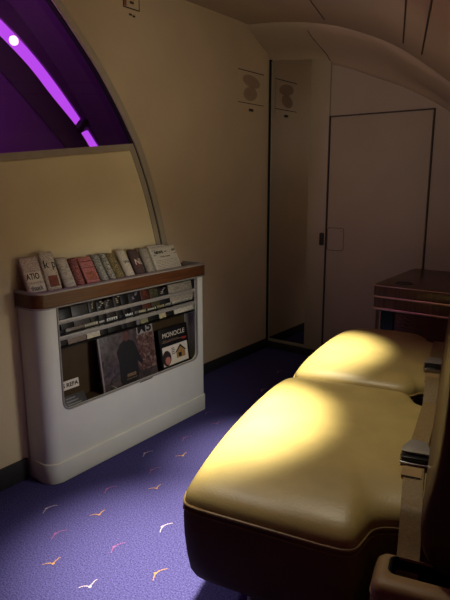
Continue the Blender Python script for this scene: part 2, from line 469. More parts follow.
# the glowing strips sit in the groove between
def strip(name, a0, a1, b0, b1, label):
    U_ = [p for p in SU if a0 <= p[0] <= a1]; L_ = [p for p in SL if b0 <= p[0] <= b1]
    bm = bmesh.new()
    cx = sum(p[0] for p in U_+L_)/len(U_+L_); cz = sum(p[1] for p in U_+L_)/len(U_+L_)
    prism(bm, [(p[0]-cx, p[1]-cz) for p in U_+L_[::-1]], 'x', -.02, 0)
    o = obj(name, bm, M['strip'], smooth=False); o.location = (-2.60, cx, cz)
    tag(o, label, 'light')
    return o
strip('light_strip', 1.30, 2.085, 1.28, 2.046, 'long curved glowing violet light strip seen through the arched window')
strip('light_strip', 2.13, 2.31, 2.08, 2.23, 'short glowing violet light strip just above the window sill')
bm = bmesh.new(); box(bm, -.012, .02, -.05, .05, -.015, .015, .006)
o = obj('strip_bracket', bm, M['gap']); o.location = (-2.592, 2.085, 1.597); o.rotation_euler = (math.radians(-42+90), 0, 0)
o.scale = (1, .9, 1)
tag(o, 'small dark bracket between the two violet light strips', 'bracket')
bm = bmesh.new()
ring = lambda r, x: [(x, r*math.cos(k*math.pi/12), r*math.sin(k*math.pi/12)) for k in range(24)]
loft(bm, [ring(.022, -.008), ring(.022, .004), ring(.017, .009), ring(.006, .011)])
o = obj('strip_glint', bm, M['glint']); o.location = (-2.592, 1.70, 1.972)  # bright reflection imitated by a glowing disc
tag(o, 'small round glowing disc imitating a reflected highlight on the long violet light strip', 'light')
bm = bmesh.new()
tube(bm, [(-2.578, 2.10, 1.62), (-2.578, 2.16, 1.645), (-2.578, 2.25, 1.665), (-2.578, 2.36, 1.672)], .003, 6)
tube(bm, [(-2.578, 2.30, 1.60), (-2.578, 2.27, 1.57), (-2.578, 2.255, 1.53), (-2.578, 2.265, 1.48)], .003, 6)
tag(obj('trim_10', bm, M['gap']), kind='structure')

# baseboards
bm = bmesh.new(); box(bm, XP, XP+.012, -1.2, 1.25, 0, .098, .003)
tag(obj('baseboard_left', bm, M['base']), kind='structure')
bm = bmesh.new(); box(bm, XW, XW+.012, 2.34, 3.53, 0, .075, .003)
tag(obj('baseboard_corner', bm, M['base']), kind='structure')
bm = bmesh.new(); box(bm, -2.262, -1.80, 3.53, 3.55, 0, .055, .003)
tag(obj('baseboard_back', bm, M['base']), kind='structure')

def strokes(name, rects, z, m, parent):
    for x0, x1, y0, y1 in rects:
        bm = bmesh.new(); box(bm, x0, x1, y0, y1, z-.0008, z); obj(name, bm, m, parent, smooth=False)
# ------------------------------------------------------------------ placards on the left wall
def wall_m(y, z):      # local x -> +Y, local y -> +Z, local z -> +X
    return Matrix(((0, 0, 1, XW+.0005), (1, 0, 0, y), (0, 1, 0, z), (0, 0, 0, 1)))
pl = empty('wall_placard', mw=wall_m(3.305, 1.90)); tag(pl, 'faded square placard with two oval symbols beside the corner mirror', 'sign')
bm = bmesh.new(); box(bm, -.155, .155, -.125, .135, 0, .0015)
obj('placard_sheet', bm, M['wall'], pl, smooth=False)
strokes('printed_line', [(-.155, .155, .115, .121), (-.155, .155, -.092, -.087), (-.03, .025, -.14, -.122)], .0022, M['darkink'], pl)
for cx, cz, ax, az, rot in ((0.0, .055, .105, .040, -.1), (-.012, -.026, .082, .046, .1)):
    bm = bmesh.new()
    vs = [bm.verts.new((cx+ax*math.cos(t)*math.cos(rot)-az*math.sin(t)*math.sin(rot), cz+ax*math.cos(t)*math.sin(rot)+az*math.sin(t)*math.cos(rot), .0022)) for t in [k*math.pi/16 for k in range(32)]]
    bm.faces.new(vs); obj('oval_symbol', bm, M['faintink'], pl, smooth=False)
pl = empty('wall_placard', mw=wall_m(2.20, 2.225)); tag(pl, 'small outlined placard high on the wall right of the arched window', 'sign')
bm = bmesh.new(); box(bm, -.058, .055, -.052, .09, 0, .0015); obj('placard_sheet', bm, M['wall'], pl, smooth=False)
bm = bmesh.new()
for x0, x1, y0, y1 in ((-.060, -.054, -.054, .09), (.053, .057, -.054, .09), (-.06, .057, -.056, -.051)): box(bm, x0, x1, y0, y1, .001, .003)
obj('placard_border', bm, M['darkink'], pl, smooth=False)
bm = bmesh.new(); box(bm, -.052, -.035, -.048, .09, .001, .0022); obj('red_edge', bm, mat('faded_red_print', (150, 90, 72), .8, noise=.05), pl, smooth=False)
bm = bmesh.new()
for k in range(5): box(bm, -.012+.004*(k % 2), .022-.006*((k+1) % 2), -.03+k*.022, -.018+k*.022, .001, .003)
obj('pictogram', bm, M['darkink'], pl, smooth=False)
strokes('printed_line', [(-.02, .0, -.088, -.078), (.006, .024, -.092, -.082)], .002, M['darkink'], pl)

# ------------------------------------------------------------------ magazine rack
RX, RY0, RY1, RB = -1.906, 1.262, 2.314, -2.052
rack = empty('magazine_rack', (RX, 1.8, 0)); tag(rack, 'white moulded magazine rack with a wooden top band against the left wall', 'magazine rack')
def rk(name, bm, m, parent=rack, **k):
    for v in bm.verts: v.co -= rack.location
    return obj(name, bm, m, parent, **k)
def plan(outset=0., r=.055, r2=.018, back=RB):
    P = [(back, RY0-outset)]
    cx, cy = RX+outset-r, RY0-outset+r
    P += [(cx+r*math.sin(t), cy-r*math.cos(t)) for t in [k*math.pi/2/8 for k in range(9)]]
    cx, cy = RX+outset-r2, RY1+outset-r2
    P += [(cx+r2*math.cos(t), cy+r2*math.sin(t)) for t in [k*math.pi/2/4 for k in range(5)]]
    P += [(back, RY1+outset)]
    return P
# shell: U-shaped front with the rounded window, corners and sides
bm = bmesh.new()
yl, yr, zb, zt, rr_ = 1.352, 2.252, .322, .80, .04
fl, fr = RY0+.055, RY1-.018
hole = [(yl, zt)]+[(yl+rr_-rr_*math.cos(t), zb+rr_-rr_*math.sin(t)) for t in [k*math.pi/2/6 for k in range(7)]]+[(yr-rr_+rr_*math.sin(t), zb+rr_-rr_*math.cos(t)) for t in [k*math.pi/2/6 for k in range(7)]]+[(yr, zt)]
prism(bm, [(fl, zt), (fl, .06), (fr, .06), (fr, zt)]+hole[::-1], 'x', RX-.016, RX)
out = plan(); inn = [(x-.012 if i > 0 else x, y) for i, (x, y) in enumerate(out)]
P = plan()
nP = len(P)
for seg in (range(0, 10), range(10, nP)):
    idx = list(seg)
    A = [P[i] for i in idx]
    t0 = .014
    cxm = -2.0; cym = 1.8
    B = [(x-(t0 if x > RB+.01 else 0), y+(t0 if y < 1.8 else -t0)) for x, y in A]
    prism(bm, A+B[::-1], 'z', .06, zt)
rk('rack_shell', bm, M['white'])
bm = bmesh.new(); A = [(x+(.005 if x > RB+.01 else 0), y) for x, y in plan(.004, .06, .022)]; prism(bm, A, 'z', 0, .094, bev=.004)
rk('plinth', bm, M['white'])
bm = bmesh.new()   # grey edge round the window
tube(bm, [(RX+.001, y, z) for y, z in hole], .0045, 8)
rk('window_edge', bm, M['greymetal'])
bm = bmesh.new(); box(bm, RB, RB+.010, RY0+.014, RY1-.014, .08, .80)
box(bm, RB, RX-.016, RY0+.056, RY1-.020, .285, .30)
rk('inner_panel', bm, M['inside'], smooth=False)
# wooden band + rim
bm = bmesh.new(); A = plan(.010, .055, .02); B = plan(-.006, .045, .012)
loft(bm, [[(x, y, .787) for x, y in A], [(x, y, .846) for x, y in A]], cap0=False, cap1=False)
prism(bm, A, 'z', .783, .792)
rk('wooden_band', bm, M['wood'])
bm = bmesh.new()
rim = plan(.011, .056, .021); rin = plan(-.010, .04, .01)
k = len(rim)
vo = [[bm.verts.new((x, y, z)) for x, y in c] for c, z in ((rim, .845), (rim, .852), (rin, .855), (rin, .80))]
for a, b_ in zip(vo, vo[1:]):
    for i in range(k-1): bm.faces.new([a[i], a[i+1], b_[i+1], b_[i]])
bm.faces.new(vo[3])
rk('tray_rim', bm, M['greymetal'])
bm = bmesh.new(); tube(bm, [(x, y, .786) for x, y in plan(.011, .056, .021)], .004, 6)
rk('band_edge', bm, M['greymetal'])
# two rails and their sloping pockets
for z in (.712, .641):
    bm = bmesh.new(); box(bm, RX-.022, RX-.014, RY0+.07, RY1-.06, z-.011, z+.008, .003)
    rk('rail', bm, M['greymetal'])
bm = bmesh.new()
for z in (.66, .60):
    prism(bm, [(RX-.017, z-.0), (RX-.017, z-.008), (RB+.01, z-.03), (RB+.01, z-.022)], 'y', RY0+.056, RY1-.020)
rk('pocket_tray', bm, M['black'], smooth=False)
bm = bmesh.new(); box(bm, -2.04, -1.915, 1.655, 1.663, .30, .333, .001)
rk('divider', bm, M['greymetal'])
bm = bmesh.new(); box(bm, RX, RX+.003, 1.805, 1.893, .313, .324, .001)
for v in bm.verts: v.co.z -= (v.co.y-1.85)*.0
bd = rk('badge', bm, M['black'])

# papers ---------------------------------------------------------------
def lean_m(x, y, z, ang):
    s, c = math.sin(ang), math.cos(ang)
    return Matrix(((0, -s, c, x), (1, 0, 0, y), (0, c, s, z), (0, 0, 0, 1)))
def folded(w, h, t, ex=2.6, top=.5):
    """a folded sheet bundle: local x width, y height, z towards the viewer; rounded fold on top"""
    bm = bmesh.new(); rings = []
    n = 28
    hs = [0, .02, .5, .85, .93, .97, .99, 1.0]
    for q in hs:
        e = max(0., (q-.90)/.10)
        b_ = t/2*math.sqrt(max(0.02, 1-e*e)); a_ = w/2*(1-.04*e*e)
        r = []
        for k in range(n):
            th = 2*math.pi*k/n; c, s = math.cos(th), math.sin(th)
            r.append((a_*math.copysign(abs(c)**(2/ex), c), h*q, b_*math.copysign(abs(s)**(2/ex), s)))
        rings.append(r)
    loft(bm, rings)
    return bm
def patch(w0, w1, h0, h1, z): 
    bm = bmesh.new(); n = 8
    pts = [(w0+(w1-w0)*i/n, z) for i in range(n+1)]
    prism(bm, [(x, zz-.001) for x, zz in pts]+[(x, zz) for x, zz in pts[::-1]], 'y', h0, h1); return bm
NP = {}
def news(paper, ink, sc=150, am=.5):
    key = (paper, ink, sc, am)
    if key not in NP: NP[key] = print_mat('newsprint_%d' % len(NP), paper, ink, sc, am, (1, 2.2, 1))
    return NP[key]
ROLL = [  # y0, y1, topX, topZ, paper, ink, label, thickness, extras
 (1.290, 1.352, -1.998, .990, (205, 190, 176), (150, 128, 120), 'wide folded newspaper with large headline letters at the left end of the rack', .022, 'atio'),
 (1.354, 1.423, -2.004, 1.004, (206, 196, 176), (150, 138, 118), 'folded newspaper with a reddish picture, second from left on the rack top', .03, 'kp'),
 (1.439, 1.497, -2.014, .972, (190, 182, 164), (160, 150, 134), 'plain pale rolled newspaper with a dark square, third from left on the rack top', .034, 'dark'),
 (1.500, 1.540, -2.004, .965, (176, 112, 104), (86, 52, 50), 'narrow red printed roll, fourth from left on the rack top', .028, None),
 (1.552, 1.626, -2.012, .962, (196, 128, 122), (110, 66, 56), 'wide pink and red newspaper, fifth from left on the rack top', .022, 'pink'),
 (1.638, 1.679, -2.020, .965, (178, 176, 160), (92, 98, 88), 'narrow grey-green roll just right of the pink newspaper', .03, None),
 (1.687, 1.722, -2.024, .966, (190, 186, 168), (84, 82, 72), 'narrow grey roll with blotchy print, seventh from left on the rack top', .028, None),
 (1.727, 1.780, -2.025, .962, (160, 140, 96), (62, 66, 42), 'dark multicoloured newspaper with olive print, eighth from left on the rack top', .03, None),
 (1.792, 1.846, -2.018, .972, (204, 194, 170), (166, 154, 132), 'pale roll with a small blue-black headline, ninth from left on the rack top', .034, 'w'),
 (1.858, 1.919, -2.007, .966, (92, 74, 70), (70, 52, 50), 'dark rolled paper with white NL letters, tenth from left on the rack top', .034, 'nl'),
 (1.933, 1.985, -2.003, .966, (168, 160, 142), (120, 112, 98), 'grey narrow roll with dark foot beside the widest newspaper', .03, 'foot'),
 (1.994, 2.184, -2.004, .966, (200, 192, 172), (150, 144, 128), 'widest folded newspaper headed NEWS, rightmost on the rack top', .024, 'news'),
]
for i, (y0, y1, tx, tz, paper, ink, label, t, ex) in enumerate(ROLL):
    if i == 0: tx = -2.022
    if i == 0: y0, y1 = 1.278, 1.352
    bx, bz = (-1.950, .857) if i else (-1.972, .862)
    ang = math.atan2(bx-tx, tz-bz); L = math.hypot(bx-tx, tz-bz); ext = .055
    s, c = math.sin(ang), math.cos(ang)
    w = y1-y0
    if i == 0: w = .088
    yc = (y0+y1)/2 if i else 1.314
    # origin below the rim, centred in the thickness
    ox, oz = bx+s*ext-c*t/2, bz-c*ext-s*t/2
    if oz < .803: ox, oz = ox, .803
    h = L+ext
    r = empty('rolled_newspaper' if w < .065 else 'folded_newspaper', mw=lean_m(ox, yc, oz, ang))
    tag(r, label, 'newspaper', 'newspapers standing in the rack top')
    flat = 6 if w > .07 else 2.15
    if w < .065: t = .042
    obj('paper_body', folded(w, h, t, flat), news(paper, ink, 170 if ex != 'dark' else 60, .46 if ex else .5), r, angle=50)
    zf = t/2+.0012
    pass
    T = lambda x, y, zz=zf: Matrix.Translation((x, y, zz))
    if ex == 'atio':
        obj('white_sheet', patch(-.044, .044, .085, .125, zf), M['paperwhite'], r)
        bm = bmesh.new(); text_bm('ATIO', .036, T(-.008, .106, zf+.0008), bm, width=.062, thick=.0006); obj('headline', bm, M['ink'], r, smooth=False)
        obj('lower_sheet', patch(-.036, .044, .040, .074, zf+.001), M['paperwhite'], r)
        bm = bmesh.new(); text_bm('thaack', .03, T(-.004, .056, zf+.0018), bm, width=.056); obj('headline', bm, M['ink'], r, smooth=False)
        strokes('ruled_line', [(-.042, .042, .140, .143), (-.042, .042, .155, .157), (-.043, .043, .078, .083)], zf, M['darkink'], r)
    elif ex == 'kp':
        obj('picture', patch(-.024, .02, .058, .105, zf), mat('brick_red_picture', (120, 66, 52), .8, noise=.3, nscale=90), r)
        bm = bmesh.new(); text_bm('k p', .05, T(.0, .155, zf-.001), bm, width=.056); obj('headline', bm, M['ink'], r, smooth=False)
        bm = bmesh.new(); box(bm, -.026, .022, .112, .115, zf-.0006, zf); obj('ruled_line', bm, M['darkink'], r, smooth=False)
    elif ex == 'dark':
        obj('picture', patch(.004, .024, .085, .135, zf-.002), M['ink'], r)
    elif ex == 'pink':
        obj('picture', patch(-.026, .026, .06, .10, zf), mat('reddish_brown_picture', (150, 88, 70), .8, noise=.35, nscale=80), r)
        strokes('ruled_line', [(-.032, .032, .15, .154), (-.032, .032, .12, .123)], zf, mat('crimson_print', (110, 36, 44), .8, noise=.1), r)
    elif ex == 'w':
        bm = bmesh.new(); text_bm('WA', .022, T(.0, .115, zf-.0004), bm, width=.034); obj('headline', bm, mat('blue_black_print', (38, 36, 54), .8, noise=.1), r, smooth=False)
    elif ex == 'nl':
        obj('white_band', patch(-.025, .025, .125, .155, zf-.002), M['paperwhite'], r)
        obj('lower_band', patch(-.025, .025, .055, .075, zf-.002), M['paperwhite'], r)
        bm = bmesh.new(); text_bm('NL', .042, T(0, .105, zf), bm, width=.042); obj('headline', bm, M['paperwhite'], r, smooth=False)
        obj('red_patch', patch(-.016, .0, .085, .118, zf-.0006), mat('dark_red_print', (120, 44, 40), .8, noise=.1), r)
    elif ex == 'foot':
        obj('picture', patch(-.022, .022, .05, .082, zf-.002), M['ink'], r)
    elif ex == 'news':
        bm = bmesh.new(); text_bm('NEWS', .020, T(-.042, .138, zf+.0006), bm, width=.06, thick=.0006); obj('headline', bm, M['ink'], r, smooth=False)
        strokes('ruled_line', [(-.088, .088, .150, .152), (-.088, .088, .124, .126), (0, .016, .138, .142)], zf+.0004, M['darkink'], r)
        bm = bmesh.new(); text_bm('EWS', .014, T(.07, .142, zf+.0006), bm, width=.026); obj('corner_text', bm, M['darkink'], r, smooth=False)
        bm = bmesh.new(); text_bm('Daily news', .013, T(-.005, .114, zf+.0006), bm, width=.075)
        obj('subheading', bm, M['fadedink'], r, smooth=False)
        strokes('printed_line', [(-.08, .08, .095-k*.008, .0965-k*.008) for k in range(6)], zf+.0002, M['fadedink'], r)
        bm = folded(.13, .02, .02, 3); 
        for v in bm.verts: v.co += Vector((-.02, h-.012, -.012))
        obj('folded_flap', bm, M['paperwhite'], r, angle=50)
    for o_ in list(r.children):          # prints follow the curve of the rolled paper
        if o_.data.name.split('.')[0] in ('paper_body', 'folded_flap'): continue
        for v in o_.data.vertices:
            q = min(.999, abs(v.co.x)/(w/2))
            v.co.z += t/2*((1-q**flat)**(1/flat)-1)

# (end of newspapers)
# small magazines in the two narrow pockets
def cover_bm(w, h, t, bev=.0015):
    bm = bmesh.new(); box(bm, -w/2, w/2, 0, h, -t, 0, bev); return bm
rows = [
 (.712, .092, [1.386, 1.453, 1.546, 1.592, 1.639, 1.694, 1.738, 1.789, 1.869, 1.932, 1.997, 2.072, 2.262],
  [((14, 13, 13), None), ((58, 52, 48), None), ((16, 14, 14), (170, 150, 120)), ((20, 17, 16), (190, 180, 160)), ((34, 30, 27), (150, 140, 120)), ((26, 22, 20), (180, 160, 120)),
   ((16, 14, 14), None), ((30, 26, 30), (150, 140, 150)), ((74, 34, 24), (120, 60, 40)), ((62, 58, 38), (100, 96, 70)), ((26, 24, 26), (170, 160, 150)), ((150, 140, 124), (120, 110, 96))],
  ['jet black', 'dark grey', 'black with a tan dot', 'black with a cream mark', 'charcoal with pale print', 'dark brown with gold print', 'plain black', 'dark with lilac-grey print',
   'dark red', 'dull olive', 'black with white print', 'pale grey newsprint'], 'upper'),
 (.641, .078, [1.362, 1.416, 1.519, 1.599, 1.641, 1.727, 1.759, 1.825, 1.852, 1.908, 1.987, 2.039, 2.100, 2.268],
  [((24, 20, 20), None), ((120, 104, 92), None), ((190, 180, 156), (150, 140, 120)), ((20, 18, 18), (190, 186, 176)), ((18, 16, 17), (200, 198, 190)), ((30, 30, 32), None), ((22, 20, 20), (210, 206, 200)),
   ((110, 104, 106), None), ((128, 124, 92), (180, 172, 140)), ((18, 18, 16), (190, 184, 160)), ((180, 168, 128), (120, 108, 70)), ((22, 20, 20), (160, 156, 148)), ((190, 184, 166), (140, 134, 122))],
  ['near-black', 'brownish grey', 'cream', 'black with white letters', 'black with white scribbled print', 'thin slate grey', 'black with a bold white sign', 'mid grey', 'olive-cream', 'black with cream print',
   'narrow buff', 'black with pale grey print', 'pale newsprint'], 'lower'),
]
random.seed(11)
for z, hh, ys, cols, names, which in rows:
    n = len(cols)
    for i in range(n):
        y0, y1 = ys[i]+.002, ys[i+1]-.002
        w = y1-y0; base, ink = cols[i]
        hz = hh*random.uniform(.86, 1.0)*(.95 if which == 'upper' else 1)
        ang = math.radians(13)
        r = empty('small_magazine', mw=lean_m(RX-.027, (y0+y1)/2, z-.040, ang)); 
        hz += .008; place = 'leftmost' if i == 0 else ('rightmost' if i == n-1 else ['', 'second', 'third', 'fourth', 'fifth', 'sixth', 'seventh', 'eighth', 'ninth', 'tenth', 'eleventh', 'twelfth'][i]+' from left')
        tag(r, '%s magazine, %s behind the %s rail' % (names[i], place, which), 'magazine', 'magazines behind the %s rail' % which)
        obj('cover', cover_bm(w, hz, .008), mat('cover_stock', base, .45, noise=.3, nscale=70), r)
        if ink:
            im = mat('cover_print', ink, .6, noise=.2, nscale=80)
            bm = bmesh.new()
            if which == 'upper':
                for k in range(4):
                    x = random.uniform(-.36, .2)*w; box(bm, x, x+w*random.uniform(.12, .3), hz*(.66+.09*k), hz*(.66+.09*k)+.004, 0, .0008)
            else:
                for k in range(5):
                    x = (-.42+.17*k)*w; q = random.uniform(.0, .12)
                    box(bm, x, x+w*.1, hz*(.50+q), hz*(.78+q*.8), 0, .0008)
                for k in range(2): box(bm, -.4*w, w*random.uniform(.1, .4), hz*(.56+.2*k), hz*(.56+.2*k)+.005, 0, .0009)
            obj('cover_print', bm, im, r, smooth=False)

# large magazines in the open compartment
def noisecover(name, a, b_, c, sc):
    m = bpy.data.materials.new(name); m.use_nodes = True; nt = m.node_tree; p = nt.nodes['Principled BSDF']; p.inputs['Roughness'].default_value = .4
    tc = nt.nodes.new('ShaderNodeTexCoord'); n = nt.nodes.new('ShaderNodeTexNoise'); n.inputs['Scale'].default_value = sc; n.inputs['Detail'].default_value = 7; n.inputs['Distortion'].default_value = 1.2
    nt.links.new(tc.outputs['Object'], n.inputs['Vector'])
    r = nt.nodes.new('ShaderNodeValToRGB'); r.color_ramp.elements[0].position = .34; r.color_ramp.elements[0].color = lin(a)
    r.color_ramp.elements[1].position = .68; r.color_ramp.elements[1].color = lin(c); e = r.color_ramp.elements.new(.5); e.color = lin(b_)
    nt.links.new(n.outputs['Fac'], r.inputs['Fac']); nt.links.new(r.outputs['Color'], p.inputs['Base Color'])
    return m
ang = math.radians(7)
big = empty('large_magazine', mw=lean_m(-1.945, 1.795, .302, ang)); tag(big, 'large magazine showing a standing figure in a dark coat inside the rack', 'magazine')
obj('cover', cover_bm(.365, .30, .014), noisecover('stone_grey_cover', (40, 33, 35), (72, 62, 64), (100, 84, 84), 22), big)
bm = bmesh.new(); box(bm, -.185, -.176, .002, .298, -.012, .0015, .001); obj('pale_spine_edge', bm, mat('pale_spine', (140, 128, 124), .5, noise=.1), big)
bm = bmesh.new(); box(bm, .06, .18, .05, .235, 0, .0006); obj('picture', bm, noisecover('rosy_leaf_picture', (50, 34, 34), (88, 60, 56), (146, 122, 108), 55), big, smooth=False)
bm = bmesh.new(); box(bm, .066, .176, .235, .292, 0, .0008); obj('title_block', bm, mat('grey_title_block', (150, 142, 136), .5, noise=.2, nscale=60), big, smooth=False)
bm = bmesh.new(); text_bm('M5', .068, Matrix.Translation((.120, .262, .0014)), bm, width=.096, thick=.0016); obj('masthead', bm, M['ink'], big, smooth=False)
bm = bmesh.new()
coat = [(-.075, .03), (-.068, .12), (-.078, .175), (-.05, .215), (-.025, .228), (.005, .228), (.04, .21), (.062, .15), (.085, .10), (.075, .085), (.05, .11), (.045, .03), (.01, .0), (-.05, .0)]
prism(bm, coat, 'z', 0, .0012); obj('coat_figure', bm, mat('near_black_coat', (26, 23, 25), .6, noise=.2, nscale=40), big, smooth=False)
bm = bmesh.new(); vs = [bm.verts.new((-.008+.019*math.cos(k*math.pi/10), .246+.025*math.sin(k*math.pi/10), .0016)) for k in range(20)]; bm.faces.new(vs)
obj('head_picture', bm, mat('shadowed_skin_print', (92, 58, 52), .6, noise=.15, nscale=60), big, smooth=False)
bm = bmesh.new(); box(bm, -.035, .035, .03, .034, .0012, .0018); box(bm, -.03, .03, .042, .058, .0012, .0018); obj('tan_lettering', bm, mat('tan_print', (112, 90, 70), .6, noise=.5, nscale=120), big, smooth=False)

mono = empty('large_magazine', mw=lean_m(-1.945, 2.125, .302, ang)); tag(mono, 'black magazine with a white house picture at the right inside the rack', 'magazine')
obj('cover', cover_bm(.225, .225, .014), mat('black_cover', (20, 18, 19), .4, noise=.2, nscale=40), mono)
bm = bmesh.new(); box(bm, -.10, .098, .02, .125, 0, .0007); obj('white_panel', bm, M['paperwhite'], mono, smooth=False)
bm = bmesh.new(); text_bm('MONOCLE', .036, Matrix.Translation((-.002, .185, .0012)), bm, width=.175, shear=.08); obj('masthead', bm, M['paperwhite'], mono, smooth=False)
strokes('printed_line', [(-.10, .09, .148, .151)], .0008, M['fadedink'], mono)
bm = bmesh.new(); text_bm('the weekend', .014, Matrix.Translation((-.03, .158, .001)), bm, width=.12); obj('subheading', bm, M['fadedink'], mono, smooth=False)
bm = bmesh.new(); box(bm, .06, .095, .140, .152, 0, .0012); obj('red_tab', bm, mat('red_print', (150, 40, 34), .6, noise=.1), mono, smooth=False)
bm = bmesh.new(); prism(bm, [(.005, .045), (.005, .08), (.04, .112), (.075, .08), (.075, .045)], 'z', .0007, .0014); obj('house_picture', bm, mat('ochre_house_print', (160, 120, 66), .6, noise=.2, nscale=70), mono, smooth=False)
bm = bmesh.new(); prism(bm, [(-.004, .078), (.04, .118), (.085, .078), (.075, .078), (.04, .105), (.005, .078)], 'z', .0014, .002); box(bm, .02, .045, .05, .072, .0014, .002); obj('roof_picture', bm, M['ink'], mono, smooth=False)
bm = bmesh.new(); vs = [bm.verts.new((-.072+.034*math.cos(k*math.pi/10), .062+.042*math.sin(k*math.pi/10), .0014)) for k in range(20)]; bm.faces.new(vs); obj('dark_oval_picture', bm, mat('dark_brown_picture', (48, 34, 32), .6, noise=.2), mono, smooth=False)
bm = bmesh.new(); vs = [bm.verts.new((-.066+.020*math.cos(k*math.pi/10), .048+.022*math.sin(k*math.pi/10), .002)) for k in range(20)]; bm.faces.new(vs); obj('pink_picture', bm, mat('salmon_print', (176, 112, 100), .6, noise=.1), mono, smooth=False)
bm = bmesh.new()
for k in range(4): box(bm, -.03, -.005-.004*(k % 2), .075+.01*k, .079+.01*k, .0007, .0014)
obj('small_text', bm, M['ink'], mono, smooth=False)

card = empty('shelf_card', mw=lean_m(-1.96, 1.430, .302, math.radians(4))); tag(card, 'small white lettered card at the left inside the rack window', 'card')
bm = bmesh.new(); box(bm, -.055, .055, .082, .122, -.004, 0); obj('card_face', bm, M['paperwhite'], card, smooth=False)
bm = bmesh.new(); text_bm("'S REFA", .026, Matrix.Translation((.005, .102, .0008)), bm, width=.09, thick=.0006); obj('lettering', bm, M['ink'], card, smooth=False)
for x in (-.05, .03):
    bm = bmesh.new(); box(bm, x, x+.006, 0, .084, -.004, -.001); obj('card_post', bm, M['inside'], card, smooth=False)
leaf = empty('leaflet', mw=lean_m(-1.935, 1.447, .3035, math.radians(30))); tag(leaf, 'dark grey leaflet lying in the lower left corner of the rack window', 'leaflet')
obj('sheet', cover_bm(.12, .06, .004), mat('slate_leaflet', (58, 56, 58), .5, noise=.2, nscale=60), leaf)
strokes('printed_line', [(-.045, .03-.012*k, .016+.014*k, .020+.014*k) for k in range(3)], .0008, mat('pale_grey_print', (130, 126, 124), .6, noise=.1), leaf)

# ------------------------------------------------------------------ seats
def make_cushion(outline, root, zs=.53):
    P = chaikin(outline, 3)
    cu = sum(p[0] for p in P)/len(P); cv = (min(p[1] for p in P)+max(p[1] for p in P))/2
    bm = bmesh.new()
    def ring(s, z, dn=0.):
        return [tuple(Wl(root, cu+(u-cu)*s, cv+(v-cv)*s, z)) for u, v in P]
    prof = [(.90, .305), (.95, .312), (.975, .335), (.992, .38), (1.004, .44), (1.006, .49), (1.0, .522), (.990, zs+.010), (.972, zs+.020), (.94, zs+.030), (.88, zs+.039), (.78, zs+.047), (.62, zs+.053), (.42, zs+.057), (.2, zs+.059), (.06, zs+.06)]
    loft(bm, [ring(s, z) for s, z in prof])
    ids = len(P)
    o = obj('cushion', bm, [M['leather'], M['shadeleather']], root, angle=80)
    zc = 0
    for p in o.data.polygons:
        if p.center.z < .520: p.material_index = 1  # faces below the seam get the leather with painted shade
    sm = bmesh.new(); tube(sm, ring(1.0, .524), .0042, 8, closed=True); tube(sm, ring(1.006, .510), .0016, 6, closed=True)
    obj('piping', sm, M['thread'], o)
    return o
def Wl(root, u, v, z):
    return (u-root['u0'], v-root['v0'], z)
def make_back(root, v0, v1):
    prof = chaikin([(.012, .490), (-.016, .515), (-.031, .56), (-.030, .63), (-.013, .72), (-.006, .82), (-.002, .92), (.002, 1.04), (.008, 1.14), (.03, 1.20), (.10, 1.20), (.135, 1.12), (.14, .9), (.14, .6), (.13, .50), (.07, .48)], 2)
    cu = sum(p[0] for p in prof)/len(prof); cz = sum(p[1] for p in prof)/len(prof)
    bm = bmesh.new()
    secs = [(v0, .80, .93), (v0+.006, .90, .965), (v0+.02, .97, .99), (v0+.05, 1, 1), ((v0+v1)/2, 1.01, 1), (v1-.05, 1, 1), (v1-.02, .97, .99), (v1-.006, .90, .965), (v1, .8, .93)]
    loft(bm, [[Wl(root, cu+(u-cu)*a, v, cz+(z-cz)*b_) for u, z in prof] for v, a, b_ in secs])
    return obj('backrest', bm, M['backleather'], root, angle=60)
